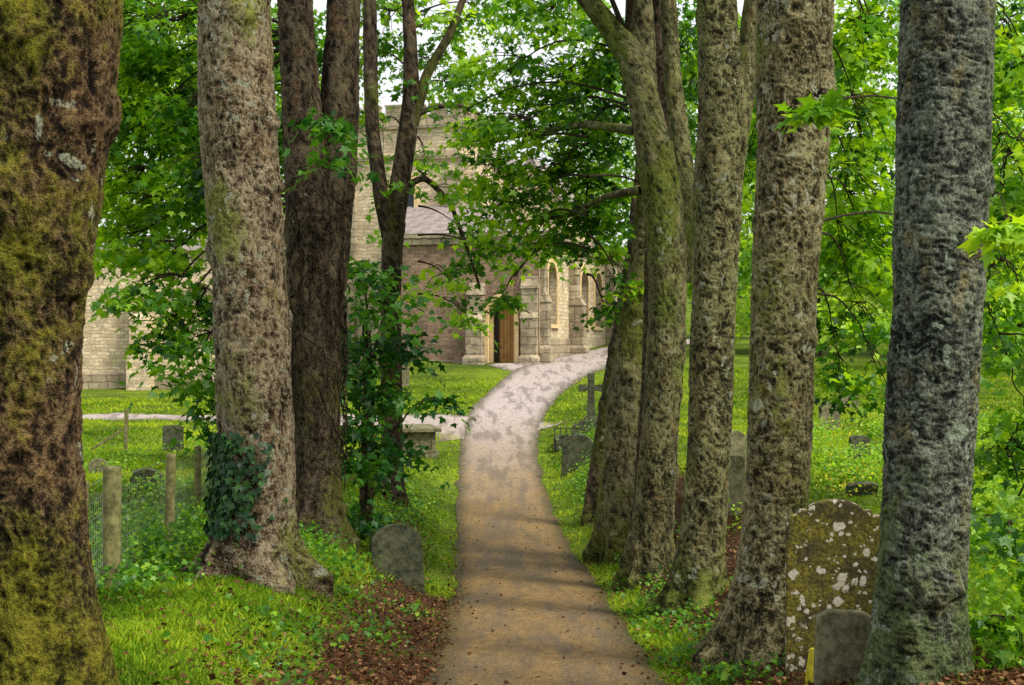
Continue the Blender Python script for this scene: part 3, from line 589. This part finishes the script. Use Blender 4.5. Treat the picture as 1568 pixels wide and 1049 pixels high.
while y<9:
    s.box(-2.5,-2.1,y,y+.75,11.7,12.2); y+=1.2
s.make('tower_parapet',S_ASH,ch)
s=Solid(); buttress_y(s,-2.9,-2.15,.5,8.6,3.0); buttress_y(s,-8.6,-7.9,.5,8.6,3.0); s.make('tower_buttresses',S_ASH,ch)
s=Solid(); a=arch(-5.4,1.3,6.3,7.6,8.5); s.add([(u,2.985,z) for u,z in a],[tuple(range(len(a)))]); s.make('belfry_window',GLASS,ch)
s=Solid(); arch_ring(s,-5.4,1.3,6.3,7.6,8.5,.22,3.0,'y',1,.1,.0); s.box(-5.46,-5.34,2.9,2.98,6.3,8.4); s.make('belfry_tracery',DRESS,ch)
wing=empty('west_wing',(0,0,0)); wing.parent=ch; wing.rotation_euler=(0,0,math.radians(15))
oy=-69+76
s=Solid(); wall_open(s,-34+0,-7,-4,4.9,[(-15.5+0,1.6,.0,2.2,3.2)],oy,'y',.4,1); 
s.box(-34,-7,oy+.45,oy+9,-4,4.85); s.make('wing_wall',S_CREAM,wing)
s=Solid(); s.prism([(oy-.4,4.9),(oy+9.4,4.9),(oy+4.5,6)],-34.4,-6.8,'x'); s.make('wing_roof',SLATE,wing)
s=Solid(); 
for bxx in (-19.0,-27,-12): buttress_y(s,bxx,bxx+1.0,1.0,2.6,oy)
s.make('wing_buttresses',S_CREAM,wing,.02)
s=Solid(); s.box(-34,-7,oy-.15,oy-.004,-4,-1.7); s.make('wing_plinth',S_ASH,wing)
# ---------------------------------------------------------------- gravestones etc.
def headstone(px,py,d,w,h,style,mat,rz=0,tilt=0,tx=0,th=.11,name='gravestone'):
    x=(px-CX)*d/F; z=float(H(x,d)); s=Solid(); hw_=w/2
    if style=='round':
        pr=[(-hw_,-.3),(hw_,-.3)]+[(hw_*math.cos(a),h-hw_*.75+hw_*.75*math.sin(a)) for a in np.linspace(0,math.pi,15)]
    elif style=='shoulder':
        pr=[(-hw_,-.3),(hw_,-.3),(hw_,h-.20),(hw_*.93,h-.14),(hw_*.78,h-.13),(hw_*.72,h-.08)]
        pr+=[(hw_*.6*math.cos(a),h-.12+.12*math.sin(a)) for a in np.linspace(.2,math.pi-.2,11)]
        pr+=[(-hw_*.72,h-.08),(-hw_*.78,h-.13),(-hw_*.93,h-.14),(-hw_,h-.20)]
    else:
        pr=[(-hw_,-.3),(hw_,-.3),(hw_,h-.05),(hw_*.6,h),(-hw_*.6,h),(-hw_,h-.05)]
    s.prism(pr,-th/2,th/2); return s.make(name,mat,None,.012,(x,d,z),rz,tilt,tx)
headstone(1278,985,12.4,.84,1.46,'shoulder',LICH,-.12,.0,.03,.13)
headstone(1290,1049,11.6,.46,.62,'flat',GRAVE2,-.05,.03,0,.1)
s=Solid(); s.box(-.07,.07,-.1,.1,-.3,.30,(.03,.02,.03,.02)); s.box(-.10,.04,-.16,-.06,-.3,.12,(.03,.03,.03,.03)); xx=(1247-CX)*11.9/F; s.make('yellow_lichen_stone',YMOSS,None,.02,(xx,11.9,float(H(xx,11.9))),.3,.1)
headstone(610,880,21,.76,.86,'round',GRAVE,.25,-.05,-.08)
headstone(884,722,38,.85,.95,'round',GRAVE,-.1,.04,.03)
headstone(1120,760,24,.5,1.0,'flat',GRAVE2,.5)
headstone(1125,730,30,.5,.9,'round',GRAVE2,.3)
headstone(1315,735,33,.5,.62,'flat',GRAVE,.2,.05); headstone(1270,700,40,.6,.8,'round',GRAVE2,.1)
headstone(1318,765,27,.6,.28,'flat',GRAVE,.1,0,.5); headstone(868,545,75,.9,1.2,'round',GRAVE,-.2)
headstone(265,690,38,.55,.7,'flat',GRAVE,.2); headstone(150,725,32,.4,.35,'round',GRAVE2,.2); headstone(225,745,29,.7,.35,'round',GRAVE,.2,.1,.3)
headstone(1300,640,46,.6,.9,'round',GRAVE2,.1); headstone(612,590,60,.8,1.1,'round',GRAVE2,.1)
headstone(1385,640,48,.6,.9,'round',GRAVE2,.1)
x,d=(905-CX)*44/F,44; z=float(H(x,d)); s=Solid()
s.box(-.55,.55,-.4,.4,-.3,.12); s.box(-.38,.38,-.3,.3,.12,.24); s.box(-.24,.24,-.2,.2,.24,.38,(.05,.05,.05,.05))
w=.10; s.prism([(-w*1.3,.38),(w*1.3,.38),(w,1.18),(.38,1.14),(.38,1.38),(w,1.34),(w*1.1,1.72),(-w*1.1,1.72),(-w,1.34),(-.38,1.38),(-.38,1.14),(-w,1.18)],-.07,.07)
s.make('stone_cross_memorial',GRAVE,None,.01,(x,d,z),-.1)
x,d=(878-CX)*43/F,43; z=float(H(x,d)); s=Solid()
for a in (-.5,.5):
    s.box(a-.04,a+.04,-.9,.9,-.2,.16); 
for a in (-.9,.9): s.box(-.46,.46,a-.04,a+.04,-.2,.16)
for a in np.linspace(-.5,.5,7):
    s.box(a-.018,a+.018,-.92,-.885,.16,.50)
s.box(-.52,.52,-.925,-.88,.46,.50)
s.make('railed_grave_kerb',GRAVE,None,.005,(x,d,z),-.1)
x,d=(637-CX)*42/F,42; z=float(H(x,d)); s=Solid()
s.box(-.55,.55,-.85,.85,-.3,.08); s.box(-.46,.46,-.75,.75,.08,.62); s.box(-.62,.62,-.95,.95,.62,.72); s.box(-.58,.58,-.9,.9,.72,.76,(.04,.04,.04,.04))
for a in (-.47,.35):
    s.box(a,a+.12,-.78,-.752,.08,.62)
s.make('table_tomb',GRAVE2,None,.012,(x,d,z),.2)
# ---------------------------------------------------------------- fence
fe=empty('post_and_wire_fence')
posts=[(170,14.5,1.3,.09),(258,18.6,1.25,.062),(303,23.5,1.2,.055),(120,12,1.2,.06),(335,29,1.1,.05),(352,36,1.1,.05)]
tops=[]
for px,d,h,r in posts:
    x=(px-CX)*d/F; z=float(H(x,d)); K=9; tt=np.linspace(0,1,K); lean=R.randn(2)*.03
    p=np.stack([x+lean[0]*tt,d+lean[1]*tt,z-.2+(h+.2)*tt],-1); v,f,_=limb(p,np.full(K,r),20,.04,px,None,0,.15)
    v2=np.concatenate([v,[p[-1]]]); n0=len(v)-20
    cap=np.array([(n0+i,n0+(i+1)%20,len(v)) for i in range(20)])
    mesh_np('post',v2,[f,cap],WOOD,None,False,fe); tops.append((x,d,z,h))
tops.sort(key=lambda a:a[1]); wt=[]
for (x0,d0,z0,h0),(x1,d1,z1,h1) in zip(tops,tops[1:]):
    for q in np.linspace(.12,.92,7):
        tt=np.linspace(0,1,9); wt.append(np.stack([x0+(x1-x0)*tt-.07,d0+(d1-d0)*tt,z0+h0*q+(z1+h1*q-z0-h0*q)*tt-.03*np.sin(tt*np.pi)],-1))
    for tq in np.arange(0,1,.17/math.hypot(x1-x0,d1-d0)):
        a=np.array([x0+(x1-x0)*tq-.07,d0+(d1-d0)*tq,z0+(z1-z0)*tq+.1]); wt.append(a+np.stack([np.zeros(9),np.zeros(9),np.linspace(0,.95,9)],-1))
v,f=tubes(np.array(wt),np.full((len(wt),9),.0026),4); mesh_np('wire_mesh',v,[f],WIRE,None,True,fe)
s=Solid(); s.box(-.05,.05,-.05,.05,-.3,1.1); s.prism([(-.9,-.05),(-.9,.03),(-.05,.62),(-.05,.54)],-.03,.03); x,d=(192-CX)*38/F,38
s.make('wooden_post_and_rail',WOOD,None,.01,(x,d,float(H(x,d))),.1,.03)
# ---------------------------------------------------------------- light, world, camera
sd=Vector((.62,-.42,.85)).normalized()
sun=bpy.data.lights.new('sun','SUN'); sun.energy=4.8; sun.angle=math.radians(15); sun.color=(1,.93,.78)
so=bpy.data.objects.new('sun',sun); sc.collection.objects.link(so); so.rotation_euler=sd.to_track_quat('Z','Y').to_euler(); so.location=(20,-10,30)
w=bpy.data.worlds.new('World'); sc.world=w; w.use_nodes=True; nt=w.node_tree
sky=nt.nodes.new('ShaderNodeTexSky'); sky.sky_type='NISHITA'; sky.sun_disc=False; sky.sun_elevation=math.asin(sd.z); sky.sun_rotation=math.atan2(sd.x,sd.y)
sky.air_density=1.0; sky.dust_density=5; sky.ozone_density=.6
mx=nt.nodes.new('ShaderNodeMix'); mx.data_type='RGBA'; mx.inputs[0].default_value=.75; mx.inputs[7].default_value=(8.6,8.8,8.7,1); nt.links.new(sky.outputs[0],mx.inputs[6])
bgn=nt.nodes['Background']; nt.links.new(mx.outputs[2],bgn.inputs[0]); bgn.inputs[1].default_value=.15
cam=bpy.data.cameras.new('camera'); co=bpy.data.objects.new('camera',cam); sc.collection.objects.link(co); sc.camera=co
co.location=(0,0,0); co.rotation_euler=(math.pi/2,0,0); cam.lens=50; cam.sensor_width=36; cam.clip_end=3000; cam.clip_start=.1
sc.view_settings.view_transform='Standard'; sc.view_settings.look='None'; sc.view_settings.exposure=0
print('LEAVES',NL)
